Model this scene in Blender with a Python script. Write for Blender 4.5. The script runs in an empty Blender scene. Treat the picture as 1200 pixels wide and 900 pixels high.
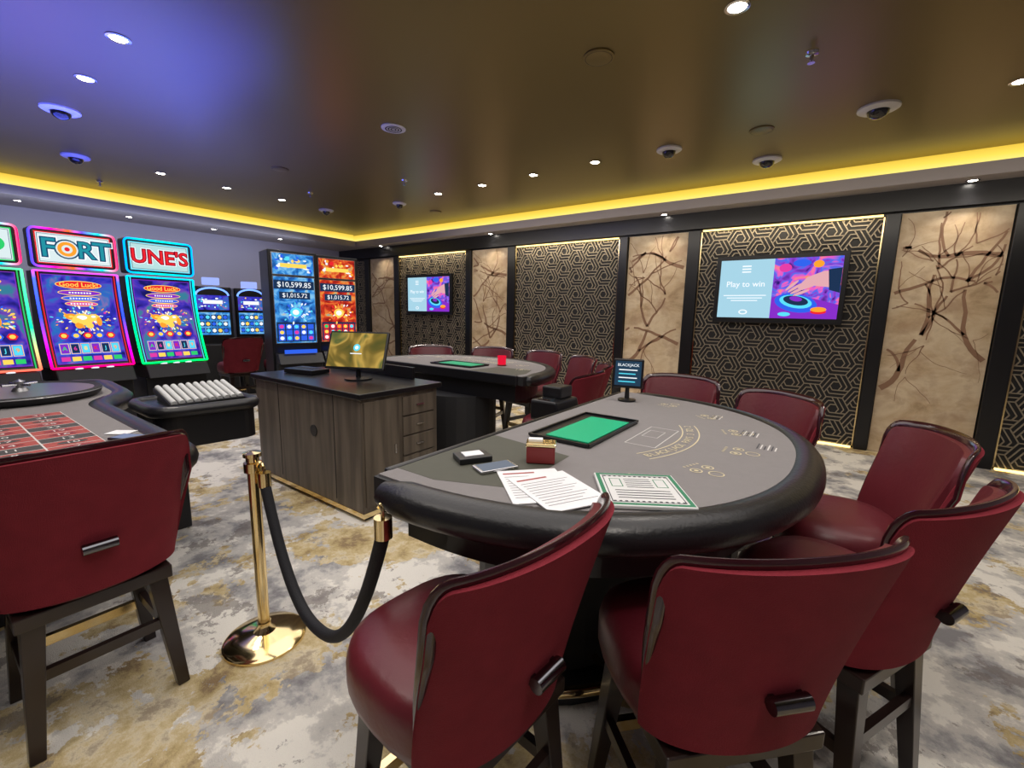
import bpy, math, random
from mathutils import Vector, Matrix
random.seed(7)
COL=bpy.context.scene.collection
# ---------------------------------------------------------------- materials
MC={}
def principled(name,color,rough=.5,metal=0.,spec=.5,coat=0.,bump=0.,bscale=60.,var=0.,vscale=4.,vcol=None):
    if name in MC: return MC[name]
    m=bpy.data.materials.new(name); m.use_nodes=True; nt=m.node_tree
    b=nt.nodes['Principled BSDF']
    b.inputs['Base Color'].default_value=(*color,1); b.inputs['Roughness'].default_value=rough
    b.inputs['Metallic'].default_value=metal; b.inputs['Specular IOR Level'].default_value=spec
    b.inputs['Coat Weight'].default_value=coat; b.inputs['Coat Roughness'].default_value=.12
    tc=nt.nodes.new('ShaderNodeTexCoord')
    if var>0:
        n=nt.nodes.new('ShaderNodeTexNoise'); n.inputs['Scale'].default_value=vscale; n.inputs['Detail'].default_value=6
        nt.links.new(tc.outputs['Object'],n.inputs['Vector'])
        mx=nt.nodes.new('ShaderNodeMix'); mx.data_type='RGBA'
        c2=vcol if vcol else tuple(c*(1-var) for c in color)
        mx.inputs[6].default_value=(*color,1); mx.inputs[7].default_value=(*c2,1)
        nt.links.new(n.outputs['Fac'],mx.inputs[0]); nt.links.new(mx.outputs[2],b.inputs['Base Color'])
    if bump>0:
        n=nt.nodes.new('ShaderNodeTexNoise'); n.inputs['Scale'].default_value=bscale; n.inputs['Detail'].default_value=3
        nt.links.new(tc.outputs['Object'],n.inputs['Vector'])
        bp=nt.nodes.new('ShaderNodeBump'); bp.inputs['Strength'].default_value=bump; bp.inputs['Distance'].default_value=.01
        nt.links.new(n.outputs['Fac'],bp.inputs['Height']); nt.links.new(bp.outputs[0],b.inputs['Normal'])
    MC[name]=m; return m
def emis(name,color,s=1.):
    if name in MC: return MC[name]
    m=bpy.data.materials.new(name); m.use_nodes=True; nt=m.node_tree; nt.nodes.clear()
    e=nt.nodes.new('ShaderNodeEmission'); e.inputs[0].default_value=(*color,1); e.inputs[1].default_value=s
    o=nt.nodes.new('ShaderNodeOutputMaterial'); nt.links.new(e.outputs[0],o.inputs[0]); MC[name]=m; return m
def ramp_node(nt,stops,interp='LINEAR'):
    r=nt.nodes.new('ShaderNodeValToRGB'); cr=r.color_ramp; cr.interpolation=interp
    while len(cr.elements)<len(stops): cr.elements.new(.5)
    for el,(p,c) in zip(cr.elements,stops): el.position=p; el.color=(*c,1)
    return r
def emis_noise(name,stops,scale,s,dist=1.,detail=2.,gradient=None):
    if name in MC: return MC[name]
    m=bpy.data.materials.new(name); m.use_nodes=True; nt=m.node_tree; nt.nodes.clear()
    tc=nt.nodes.new('ShaderNodeTexCoord'); r=ramp_node(nt,stops)
    if gradient:
        sep=nt.nodes.new('ShaderNodeSeparateXYZ'); nt.links.new(tc.outputs['Object'],sep.inputs[0])
        mr=nt.nodes.new('ShaderNodeMapRange'); mr.inputs[1].default_value=gradient[1]; mr.inputs[2].default_value=gradient[2]
        nt.links.new(sep.outputs[gradient[0]],mr.inputs[0]); nt.links.new(mr.outputs[0],r.inputs[0])
    else:
        n=nt.nodes.new('ShaderNodeTexNoise'); n.inputs['Scale'].default_value=scale; n.inputs['Detail'].default_value=detail; n.inputs['Distortion'].default_value=dist
        nt.links.new(tc.outputs['Object'],n.inputs['Vector']); nt.links.new(n.outputs['Fac'],r.inputs[0])
    e=nt.nodes.new('ShaderNodeEmission'); e.inputs[1].default_value=s; nt.links.new(r.outputs[0],e.inputs[0])
    o=nt.nodes.new('ShaderNodeOutputMaterial'); nt.links.new(e.outputs[0],o.inputs[0]); MC[name]=m; return m
def carpet():
    m=bpy.data.materials.new('carpet'); m.use_nodes=True; nt=m.node_tree; b=nt.nodes['Principled BSDF']
    b.inputs['Roughness'].default_value=1.; b.inputs['Specular IOR Level'].default_value=.0
    tc=nt.nodes.new('ShaderNodeTexCoord')
    def noise(scale,detail,rough,dist,off=0):
        mp=nt.nodes.new('ShaderNodeMapping'); mp.inputs['Location'].default_value=(off,off*.7,off*.3); nt.links.new(tc.outputs['Object'],mp.inputs[0])
        n=nt.nodes.new('ShaderNodeTexNoise'); n.inputs['Scale'].default_value=scale; n.inputs['Detail'].default_value=detail
        n.inputs['Roughness'].default_value=rough; n.inputs['Distortion'].default_value=dist; nt.links.new(mp.outputs[0],n.inputs['Vector']); return n
    base=noise(2.3,12,.66,.1); r0=ramp_node(nt,[(.38,(.24,.235,.245)),(.44,(.40,.39,.39)),(.475,(.56,.54,.51)),(.51,(.60,.575,.54)),(.54,(.80,.77,.71))]); nt.links.new(base.outputs[0],r0.inputs[0])
    g=noise(1.35,12,.68,.1,5.3); rg=ramp_node(nt,[(.515,(0,0,0)),(.523,(.9,.9,.9))]); nt.links.new(g.outputs[0],rg.inputs[0])
    g2=noise(4.5,10,.72,.1,2.1); rc=ramp_node(nt,[(.38,(.28,.19,.09)),(.45,(.50,.38,.17)),(.51,(.60,.48,.26)),(.56,(.70,.61,.42)),(.63,(.40,.32,.22))]); nt.links.new(g2.outputs[0],rc.inputs[0])
    mx=nt.nodes.new('ShaderNodeMix'); mx.data_type='RGBA'; nt.links.new(rg.outputs[0],mx.inputs[0]); nt.links.new(r0.outputs[0],mx.inputs[6]); nt.links.new(rc.outputs[0],mx.inputs[7])
    d=noise(2.2,12,.74,.1,9.7); rd=ramp_node(nt,[(.575,(0,0,0)),(.585,(.65,.65,.65))]); nt.links.new(d.outputs[0],rd.inputs[0])
    mx2=nt.nodes.new('ShaderNodeMix'); mx2.data_type='RGBA'; nt.links.new(rd.outputs[0],mx2.inputs[0]); nt.links.new(mx.outputs[2],mx2.inputs[6]); mx2.inputs[7].default_value=(.20,.175,.165,1)
    nt.links.new(mx2.outputs[2],b.inputs['Base Color'])
    f=noise(220,2,.5,0); bp=nt.nodes.new('ShaderNodeBump'); bp.inputs['Strength'].default_value=.5; bp.inputs['Distance'].default_value=.01
    nt.links.new(f.outputs[0],bp.inputs['Height']); nt.links.new(bp.outputs[0],b.inputs['Normal'])
    return m
def gilt():
    m=bpy.data.materials.new('gilt_wash'); m.use_nodes=True; nt=m.node_tree; b=nt.nodes['Principled BSDF']
    b.inputs['Roughness'].default_value=.5
    tc=nt.nodes.new('ShaderNodeTexCoord'); mp=nt.nodes.new('ShaderNodeMapping'); mp.inputs['Scale'].default_value=(1.,1,1.3); nt.links.new(tc.outputs['Object'],mp.inputs[0])
    n=nt.nodes.new('ShaderNodeTexNoise'); n.inputs['Scale'].default_value=2.0; n.inputs['Detail'].default_value=9; n.inputs['Distortion'].default_value=.4; n.inputs['Roughness'].default_value=.62
    nt.links.new(mp.outputs[0],n.inputs['Vector'])
    r=ramp_node(nt,[(.32,(.40,.28,.16)),(.43,(.60,.45,.28)),(.56,(.72,.59,.41)),(.68,(.56,.42,.27))]); nt.links.new(n.outputs[0],r.inputs[0])
    n2=nt.nodes.new('ShaderNodeTexNoise'); n2.inputs['Scale'].default_value=4; n2.inputs['Detail'].default_value=9; nt.links.new(mp.outputs[0],n2.inputs['Vector'])
    r2=ramp_node(nt,[(.50,(0,0,0)),(.68,(.6,.6,.6))]); nt.links.new(n2.outputs[0],r2.inputs[0])
    mx=nt.nodes.new('ShaderNodeMix'); mx.data_type='RGBA'; nt.links.new(r2.outputs[0],mx.inputs[0]); nt.links.new(r.outputs[0],mx.inputs[6]); mx.inputs[7].default_value=(.36,.21,.12,1)
    nt.links.new(mx.outputs[2],b.inputs['Base Color'])
    return m
def woodmat(name,c1,c2,rough=.45,axis=2,scale=14):
    m=bpy.data.materials.new(name); m.use_nodes=True; nt=m.node_tree; b=nt.nodes['Principled BSDF']; b.inputs['Roughness'].default_value=rough
    tc=nt.nodes.new('ShaderNodeTexCoord'); mp=nt.nodes.new('ShaderNodeMapping')
    s=[1.,1.,1.]; s[axis]=.08; mp.inputs['Scale'].default_value=s; nt.links.new(tc.outputs['Object'],mp.inputs[0])
    n=nt.nodes.new('ShaderNodeTexNoise'); n.inputs['Scale'].default_value=scale; n.inputs['Detail'].default_value=6; nt.links.new(mp.outputs[0],n.inputs['Vector'])
    r=ramp_node(nt,[(.35,c1),(.65,c2)]); nt.links.new(n.outputs[0],r.inputs[0]); nt.links.new(r.outputs[0],b.inputs['Base Color']); return m
BLK=principled('black_lacquer',(.008,.008,.010),.3)
BLKM=principled('black_matte',(.012,.012,.014),.6)
BLKL=principled('black_leather',(.010,.010,.012),.32,bump=.12,bscale=90)
LEA=principled('burgundy_leather',(.130,.013,.021),.38,bump=.10,bscale=45,var=.3,vscale=6)
FAB=principled('burgundy_fabric',(.27,.026,.042),.8,spec=.2,bump=.5,bscale=350,var=.3,vscale=14)
TRIM=principled('dark_cherry_trim',(.030,.005,.008),.15,coat=.5)
DWOOD=principled('dark_wood',(.025,.013,.011),.3,coat=.3,var=.5,vscale=12)
CHR=principled('dark_chrome',(.16,.16,.18),.18,1.)
BRASS=principled('polished_brass',(.86,.68,.36),.13,1.)
SIL=principled('steel',(.62,.62,.64),.2,1.)
FELT=principled('grey_felt',(.225,.21,.21),.9,bump=.2,bscale=400,var=.12,vscale=30)
FELTD=principled('dark_olive_felt',(.08,.08,.06),.7,var=.2,vscale=20)
GREEN=principled('green_cover',(.0,.42,.20),.45)
WHT=principled('white_plastic',(.72,.72,.72),.4)
PAPER=principled('paper',(.80,.80,.82),.7)
INK=principled('ink',(.05,.05,.06),.7)
GOLDP=principled('gold_print',(.64,.56,.36),.7)
WPRINT=principled('pale_print',(.62,.60,.58),.8)
REDP=principled('red_print',(.36,.07,.06),.8)
INKG=principled('charcoal_print',(.06,.055,.055),.8)
GRNP=principled('green_print',(.03,.20,.10),.7)
REDB=principled('red_box',(.22,.02,.02),.5)
CEIL=principled('bronze_ceiling',(.26,.20,.08),.36,.60,var=.15,vscale=.5)
SOF=principled('soffit_paint',(.34,.31,.31),.5)
WALLP=principled('wall_paint',(.33,.31,.37),.6)
GREYW=woodmat('grey_brown_wood',(.070,.055,.042),(.16,.13,.10))
GILT=gilt(); BRN=principled('branch_brown',(.36,.20,.12),.6,var=.35,vscale=5)
LATT=principled('lattice_taupe',(.36,.31,.235),.42,.3)
E_YEL=emis_noise('cove_light',[(0,(1.,.84,.24)),(.5,(1.,.72,.10)),(1,(.80,.54,.06))],1,1.15,gradient=(2,3.02,3.16))
E_STRIP=emis('panel_strip_light',(1.,.70,.24),3.2)
E_SPOT=emis('lamp_and_fill_light',(1.,.93,.82),40.)
# ---------------------------------------------------------------- mesh builder
class MB:
    def __init__(s): s.v=[];s.f=[];s.m=[]
    def add(s,vs,fs,m=0):
        o=len(s.v); s.v+= [tuple(v) for v in vs]
        for f in fs: s.f.append([i+o for i in f]); s.m.append(m)
        return s
    def box(s,c,d,m=0,rot=None):
        x,y,z=[k/2 for k in d]; vs=[Vector((sx*x,sy*y,sz*z)) for sx in(-1,1) for sy in(-1,1) for sz in(-1,1)]
        if rot is not None: vs=[rot@v for v in vs]
        vs=[v+Vector(c) for v in vs]
        return s.add(vs,[(0,1,3,2),(4,6,7,5),(0,4,5,1),(2,3,7,6),(0,2,6,4),(1,5,7,3)],m)
    def bar(s,p0,p1,a,b,m=0,a1=None,b1=None):
        p0=Vector(p0);p1=Vector(p1);t=(p1-p0).normalized(); up=Vector((0,0,1)) if abs(t.z)<.9 else Vector((0,1,0))
        sd=t.cross(up).normalized(); u=sd.cross(t); a1=a if a1 is None else a1; b1=b if b1 is None else b1
        vs=[p+sd*i*w/2+u*j*h/2 for p,w,h in((p0,a,b),(p1,a1,b1)) for i,j in((-1,-1),(1,-1),(1,1),(-1,1))]
        return s.add(vs,[(3,2,1,0),(4,5,6,7),(0,1,5,4),(1,2,6,5),(2,3,7,6),(3,0,4,7)],m)
    def lathe(s,prof,c=(0,0,0),n=32,m=0,sx=1,sy=1):
        vs=[];k=len(prof)
        for i in range(n):
            a=2*math.pi*i/n
            for r,z in prof: vs.append((c[0]+r*math.cos(a)*sx,c[1]+r*math.sin(a)*sy,c[2]+z))
        fs=[]
        for i in range(n):
            j=(i+1)%n
            for q in range(k-1): fs.append((i*k+q,j*k+q,j*k+q+1,i*k+q+1))
        if prof[0][0]>1e-6: fs.append(tuple(i*k for i in reversed(range(n))))
        if prof[-1][0]>1e-6: fs.append(tuple(i*k+k-1 for i in range(n)))
        return s.add(vs,fs,m)
    def tube(s,path,rw,rh=None,n=12,closed=False,m=0,taper=0):
        rh=rw if rh is None else rh; P=[Vector(p) for p in path]; N=len(P); vs=[]; last=None
        for i in range(N):
            t=(P[(i+1)%N]-P[i-1]) if closed else (P[min(i+1,N-1)]-P[max(i-1,0)])
            t.normalize()
            if last is None:
                up=Vector((0,0,1)) if abs(t.z)<.95 else Vector((0,1,0)); sd=t.cross(up).normalized()
            else:
                sd=(last-t*last.dot(t)).normalized()
            last=sd; u=sd.cross(t)
            k=1.
            if taper and not closed: k=min(1,max(.25,math.sqrt(max(0,min(i,N-1-i)/taper)))) if taper else 1
            for q in range(n):
                a=2*math.pi*q/n; vs.append(P[i]+sd*math.cos(a)*rw*k+u*math.sin(a)*rh*k)
        fs=[]
        for i in range(N if closed else N-1):
            j=(i+1)%N
            for q in range(n): fs.append((i*n+q,i*n+(q+1)%n,j*n+(q+1)%n,j*n+q))
        if not closed: fs.append(tuple(reversed(range(n)))); fs.append(tuple((N-1)*n+q for q in range(n)))
        return s.add(vs,fs,m)
    def prism(s,out,z0,z1,m=0,out1=None):
        n=len(out); out1=out1 or out
        vs=[(x,y,z0) for x,y in out]+[(x,y,z1) for x,y in out1]
        return s.add(vs,[tuple(reversed(range(n))),tuple(range(n,2*n))]+[(i,(i+1)%n,n+(i+1)%n,n+i) for i in range(n)],m)
    def loft(s,rings,m=0,cap=True):
        n=len(rings[0]); vs=[p for r in rings for p in r]; fs=[]
        for k in range(len(rings)-1):
            for i in range(n): fs.append((k*n+i,k*n+(i+1)%n,(k+1)*n+(i+1)%n,(k+1)*n+i))
        if cap: fs.append(tuple(reversed(range(n)))); fs.append(tuple((len(rings)-1)*n+i for i in range(n)))
        return s.add(vs,fs,m)
    def obj(s,name,mats,parent=None,loc=(0,0,0),rot=(0,0,0),smooth=False,bevel=0,label=None):
        me=bpy.data.meshes.new(name); me.from_pydata(s.v,[],s.f); me.update()
        if not isinstance(mats,(list,tuple)): mats=[mats]
        for mt in mats: me.materials.append(mt)
        for p,mi in zip(me.polygons,s.m): p.material_index=mi
        if smooth:
            me.polygons.foreach_set('use_smooth',[True]*len(me.polygons))
        o=bpy.data.objects.new(name,me); COL.objects.link(o); o.location=loc; o.rotation_euler=rot
        if smooth:
            try: me.set_sharp_from_angle(angle=math.radians(40))
            except Exception: pass
        if bevel:
            b=o.modifiers.new('bevel','BEVEL'); b.width=bevel; b.segments=2; b.limit_method='ANGLE'; b.angle_limit=.6
        if parent: o.parent=parent
        if label: o['label']=label
        return o
def thing(name,label,cat,loc=(0,0,0),rz=0,group=None):
    o=bpy.data.objects.new(name,None); o.empty_display_size=.1; COL.objects.link(o); o.location=loc; o.rotation_euler=(0,0,rz)
    o['label']=label; o['category']=cat
    if group: o['group']=group
    return o
def tag(o,label,cat,group=None):
    o['label']=label; o['category']=cat
    if group: o['group']=group
    return o
def struct(o): o['kind']='structure'; return o
def copy_thing(src,loc,rz,label=None):
    n=src.copy(); COL.objects.link(n); n.location=loc; n.rotation_euler=(0,0,rz)
    if label: n['label']=label
    def rec(a,b):
        for ch in list(a.children):
            c=ch.copy(); COL.objects.link(c); c.parent=b; rec(ch,c)
    rec(src,n); return n
TC={}
def text_geo(body,bold=0.):
    k=(body,bold)
    if k in TC: return TC[k]
    cu=bpy.data.curves.new('t','FONT'); cu.body=body; cu.size=1; cu.align_x='CENTER'; cu.align_y='CENTER'; cu.resolution_u=3; cu.offset=bold
    o=bpy.data.objects.new('t',cu); COL.objects.link(o); bpy.context.view_layer.update()
    me=bpy.data.meshes.new_from_object(o.evaluated_get(bpy.context.evaluated_depsgraph_get()))
    v=[(p.co.x,p.co.y) for p in me.vertices]; f=[tuple(p.vertices) for p in me.polygons]
    bpy.data.objects.remove(o); bpy.data.curves.remove(cu); bpy.data.meshes.remove(me)
    TC[k]=(v,f); return TC[k]
class Art:
    def __init__(s,fn): s.fn=fn; s.mb=MB(); s.mats=[]
    def mi(s,m):
        if m not in s.mats: s.mats.append(m)
        return s.mats.index(m)
    def rect(s,a0,b0,a1,b1,m,off=.001,n=1):
        vs=[];fs=[]
        for i in range(n+1):
            b=b0+(b1-b0)*i/n; vs+=[s.fn(a0,b,off),s.fn(a1,b,off)]
        for i in range(n): fs.append((2*i,2*i+1,2*i+3,2*i+2))
        s.mb.add(vs,fs,s.mi(m)); return s
    def frame(s,a0,b0,a1,b1,w,m,off=.001,n=1):
        s.rect(a0,b0,a1,b0+w,m,off); s.rect(a0,b1-w,a1,b1,m,off); s.rect(a0,b0+w,a0+w,b1-w,m,off,n); s.rect(a1-w,b0+w,a1,b1-w,m,off,n); return s
    def ell(s,a,b,ra,rb,m,off=.002,n=20,rot=0):
        vs=[]
        for i in range(n):
            t=2*math.pi*i/n; x=ra*math.cos(t); y=rb*math.sin(t)
            vs.append(s.fn(a+x*math.cos(rot)-y*math.sin(rot),b+x*math.sin(rot)+y*math.cos(rot),off))
        s.mb.add(vs,[tuple(range(n))],s.mi(m)); return s
    def ring(s,a,b,r,w,m,off=.002,n=24,t0=0,t1=2*math.pi,sb=1.):
        vs=[];
        for i in range(n+1):
            t=t0+(t1-t0)*i/n
            vs+=[s.fn(a+(r-w/2)*math.cos(t),b+(r-w/2)*math.sin(t)*sb,off),s.fn(a+(r+w/2)*math.cos(t),b+(r+w/2)*math.sin(t)*sb,off)]
        s.mb.add(vs,[(2*i,2*i+1,2*i+3,2*i+2) for i in range(n)],s.mi(m)); return s
    def poly(s,pts,m,off=.003): s.mb.add([s.fn(a,b,off) for a,b in pts],[tuple(range(len(pts)))],s.mi(m)); return s
    def text(s,body,a,b,size,m,off=.004,bold=0.,rot=0,sx=1.):
        v,f=text_geo(body,bold); c,q=math.cos(rot),math.sin(rot)
        s.mb.add([s.fn(a+(x*sx*c-y*q)*size,b+(x*sx*q+y*c)*size,off) for x,y in v],f,s.mi(m)); return s
    def obj(s,name,parent=None,label=None,loc=(0,0,0),rot=(0,0,0)): return s.mb.obj(name,s.mats,parent,loc,rot,label=label)
# ---------------------------------------------------------------- room
XL,XR,YB,YF,ZC,ZS=-9.9,3.6,6.6,-3.6,3.16,2.9
struct(MB().box(((XL+XR)/2,(YB+YF)/2,-.05),(XR-XL+.4,YB-YF+.4,.1)).obj('floor',carpet()))
struct(MB().box(((XL+XR)/2,(YB+YF)/2,ZC+.05),(XR-XL+.4,YB-YF+.4,.1)).obj('ceiling',CEIL))
struct(MB().box(((XL+XR)/2,YB+.1,ZC/2),(XR-XL+.4,.2,ZC)).obj('wall_back',BLK))
struct(MB().box((XL-.1,(YB+YF)/2,ZC/2),(.2,YB-YF,ZC)).obj('wall_left',WALLP))
struct(MB().box((XR+.1,(YB+YF)/2,ZC/2),(.2,YB-YF,ZC)).obj('wall_right',WALLP))
struct(MB().box(((XL+XR)/2,YF-.1,ZC/2),(XR-XL+.4,.2,ZC)).obj('wall_front',WALLP))
YS,XS=6.25,-8.86
struct(MB().box(((XL+XR)/2,(YS+YB)/2,(ZS+3.02)/2),(XR-XL,YB-YS,.12)).obj('trim_1',SOF))
struct(MB().box(((XL+XS)/2,(YF+YS)/2,(ZS+3.02)/2),(XS-XL,YS-YF,.12)).obj('trim_2',SOF))
struct(MB().box(((XL+XR)/2,(YS+.07+YB)/2,(3.02+ZC)/2),(XR-XL,YB-YS-.07,ZC-3.02)).obj('trim_3',E_YEL))
struct(MB().box(((XL+XS-.07)/2,(YF+YS)/2,(3.02+ZC)/2),(XS-.07-XL,YS-YF,ZC-3.02)).obj('trim_4',E_YEL))
PP,PW,PX0=3.076,1.916,-7.744
TX0,TW=-8.768,.855
ZT=2.665
struct(MB().box(((XL+XR)/2,YB-.045,(ZT+ZS)/2+.01),(XR-XL,.09,ZS-ZT-.02)).obj('trim_5',BLK))
ti=6
edges=[]
for n in range(4):
    l=PX0+n*PP; edges.append(((TX0+n*PP+TW),l)); edges.append((l+PW,TX0+(n+1)*PP))
for a,b in [(-8.93,TX0)]+edges:
    struct(MB().box(((a+b)/2,YB-.045,ZT/2),(b-a-.01,.09,ZT)).obj('trim_%d'%ti,BLK,bevel=.006)); ti+=1
def lattice_mesh(w,h):
    mb=MB(); r=.160; bw=.0105
    def seg(p,q):
        t0,t1=0.,1.; dx=q[0]-p[0]; dz=q[1]-p[1]
        for pp,qq in ((-dx,p[0]+w/2),(dx,w/2-p[0]),(-dz,p[1]),(dz,h-p[1])):
            if abs(pp)<1e-9:
                if qq<0: return
            else:
                t=qq/pp
                if pp<0: t0=max(t0,t)
                else: t1=min(t1,t)
        if t1-t0<.05: return
        p,q=(p[0]+dx*t0,p[1]+dz*t0),(p[0]+dx*t1,p[1]+dz*t1)
        d=math.hypot(q[0]-p[0],q[1]-p[1]); nx=-(q[1]-p[1])/d*bw/2; nz=(q[0]-p[0])/d*bw/2
        a=[(p[0]+nx,p[1]+nz),(p[0]-nx,p[1]-nz),(q[0]-nx,q[1]-nz),(q[0]+nx,q[1]+nz)]
        vs=[(x,-.014,z) for x,z in a]+[(x,0,z) for x,z in a]
        mb.add(vs,[(0,1,2,3),(0,4,5,1),(1,5,6,2),(2,6,7,3),(3,7,4,0)])
    dx=1.5*r; dz=math.sqrt(3)*r
    nx=int(w/dx)+2; nz=int(h/dz)+2
    for i in range(-nx//2-1,nx//2+2):
        for j in range(-1,nz+1):
            cx=i*dx; cz=j*dz+(dz/2 if i%2 else 0)
            def V(k,s=1.): return Vector((cx+s*r*math.cos(math.radians(60*k)),cz+s*r*math.sin(math.radians(60*k))))
            C=Vector((cx,cz))
            for k in range(6): seg(V(k,.36),V(k+1,.36))
            for k in range(3):
                A,B,D=V(2*k),V(2*k+1),V(2*k+2)
                for fq in (.36,.68,1.):
                    P=C.lerp(A,fq); seg(P+(D-C)*(.0 if fq>.4 else .36),P+(D-C))
                for fq in (.68,): seg(C.lerp(D,fq),C.lerp(D,fq)+(A-C)*.36)
    return mb
for n in range(-1,4):
    l=PX0+n*PP; w=PW
    if n==-1: cx=-9.41; w=.95
    else: cx=l+w/2
    o=thing('lattice_panel','black wall panel with gold interlocking hexagon lattice and lit edges','wall panel',(cx,YB-.022,0),group='hexagon lattice wall panels')
    MB().box((0,-.006,ZT/2),(w-.01,.012,ZT-.01)).obj('backing',BLKM,o)
    lattice_mesh(w-.02,ZT-.06).obj('lattice',LATT,o,(0,-.012,.03))
    if n>=0:
        MB().box((0,-.045,ZT-.012),(w-.04,.03,.018)).obj('light_strip',E_STRIP,o)
        MB().box((0,-.045,.014),(w-.04,.03,.02)).obj('light_strip',E_STRIP,o)
        MB().box((-w/2+.008,-.035,ZT/2),(.012,.02,ZT-.06)).obj('side_strip',BRASS,o)
        MB().box((w/2-.008,-.035,ZT/2),(.012,.02,ZT-.06)).obj('side_strip',BRASS,o)
def branches(w,h,rng):
    mb=MB()
    def grow(x,z,a,wd,depth):
        L=rng.uniform(.45,.8)*(1 if depth<2 else .65); n=10; pts=[]
        for i in range(n+1):
            pts.append((x,z)); a+=rng.uniform(-.30,.30); x+=math.cos(a)*L/n; z+=math.sin(a)*L/n
        prev=None
        for i in range(n):
            p,q=pts[i],pts[i+1]
            if max(abs(p[0]),abs(q[0]))>w/2-.02 or min(p[1],q[1])<.02 or max(p[1],q[1])>h-.02: return
            d=math.hypot(q[0]-p[0],q[1]-p[1]); w0=wd*(1-.45*i/n)/2; w1=wd*(1-.45*(i+1)/n)/2
            nx=-(q[1]-p[1])/d; nz=(q[0]-p[0])/d
            b=[(q[0]+nx*w1,0,q[1]+nz*w1),(q[0]-nx*w1,0,q[1]-nz*w1)]
            a0=prev or [(p[0]+nx*w0,0,p[1]+nz*w0),(p[0]-nx*w0,0,p[1]-nz*w0)]
            mb.add([a0[0],a0[1],b[1],b[0]],[(0,1,2,3)]); prev=b
        if depth<3:
            for _ in range(2):
                grow(x,z,a+rng.choice([-1,1])*rng.uniform(.25,.7),wd*.6,depth+1)
            i=rng.randint(2,6); grow(pts[i][0],pts[i][1],a+rng.choice([-1,1])*rng.uniform(.5,.9),wd*.5,depth+1)
    for (x,z,a,wd) in [(-w/2+.035,h*.28,.6,.062),(w/2-.035,h*.82,2.9,.052),(-w/2+.035,h*.68,.4,.036),(w/2-.035,h*.42,2.5,.048)]:
        grow(x,z,a,wd,0)
    return mb
for n in range(5):
    if TX0+n*PP>XR-1: break
    cx=TX0+n*PP+TW/2
    o=thing('mural_panel','beige gold-washed wall panel painted with brown tree branches','wall panel',(cx,YB-.022,0),group='branch mural wall panels')
    MB().box((0,-.01,ZT/2),(TW-.01,.02,ZT-.01)).obj('painted_board',GILT,o)
    branches(TW,ZT,random.Random(n+31)).obj('branch_motif',BRN,o,(0,-.0215,0))
# ---------------------------------------------------------------- TVs
SKYB=emis('tv_pale_blue',(.40,.68,.82),1.0); EWH=emis('tv_white',(.9,.95,1.),1.1); EDK=emis('tv_navy',(.02,.05,.13),.7)
TVP=emis_noise('tv_casino_glow',[(.3,(.02,.01,.15)),(.42,(.25,.05,.6)),(.5,(.05,.15,.8)),(.58,(.8,.1,.5)),(.7,(.9,.3,.1))],5,1.1,1.5)
SKIN=emis('tv_skin',(.80,.42,.46),1.); EMAG=emis('tv_magenta',(.8,.05,.4),1.); EBLU=emis('tv_blue',(.03,.12,.8),1.1); ERED=emis('tv_red',(.8,.02,.03),1.1)
EORG=emis('tv_orange',(1.,.35,.03),1.1); EGLD=emis('tv_gold',(1.,.62,.1),1.2); ECYN=emis('tv_cyan',(.1,.7,.9),1.1); EGRN=emis('tv_green',(.03,.6,.15),1.1); EPUR=emis('tv_purple',(.25,.03,.6),1.)
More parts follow.
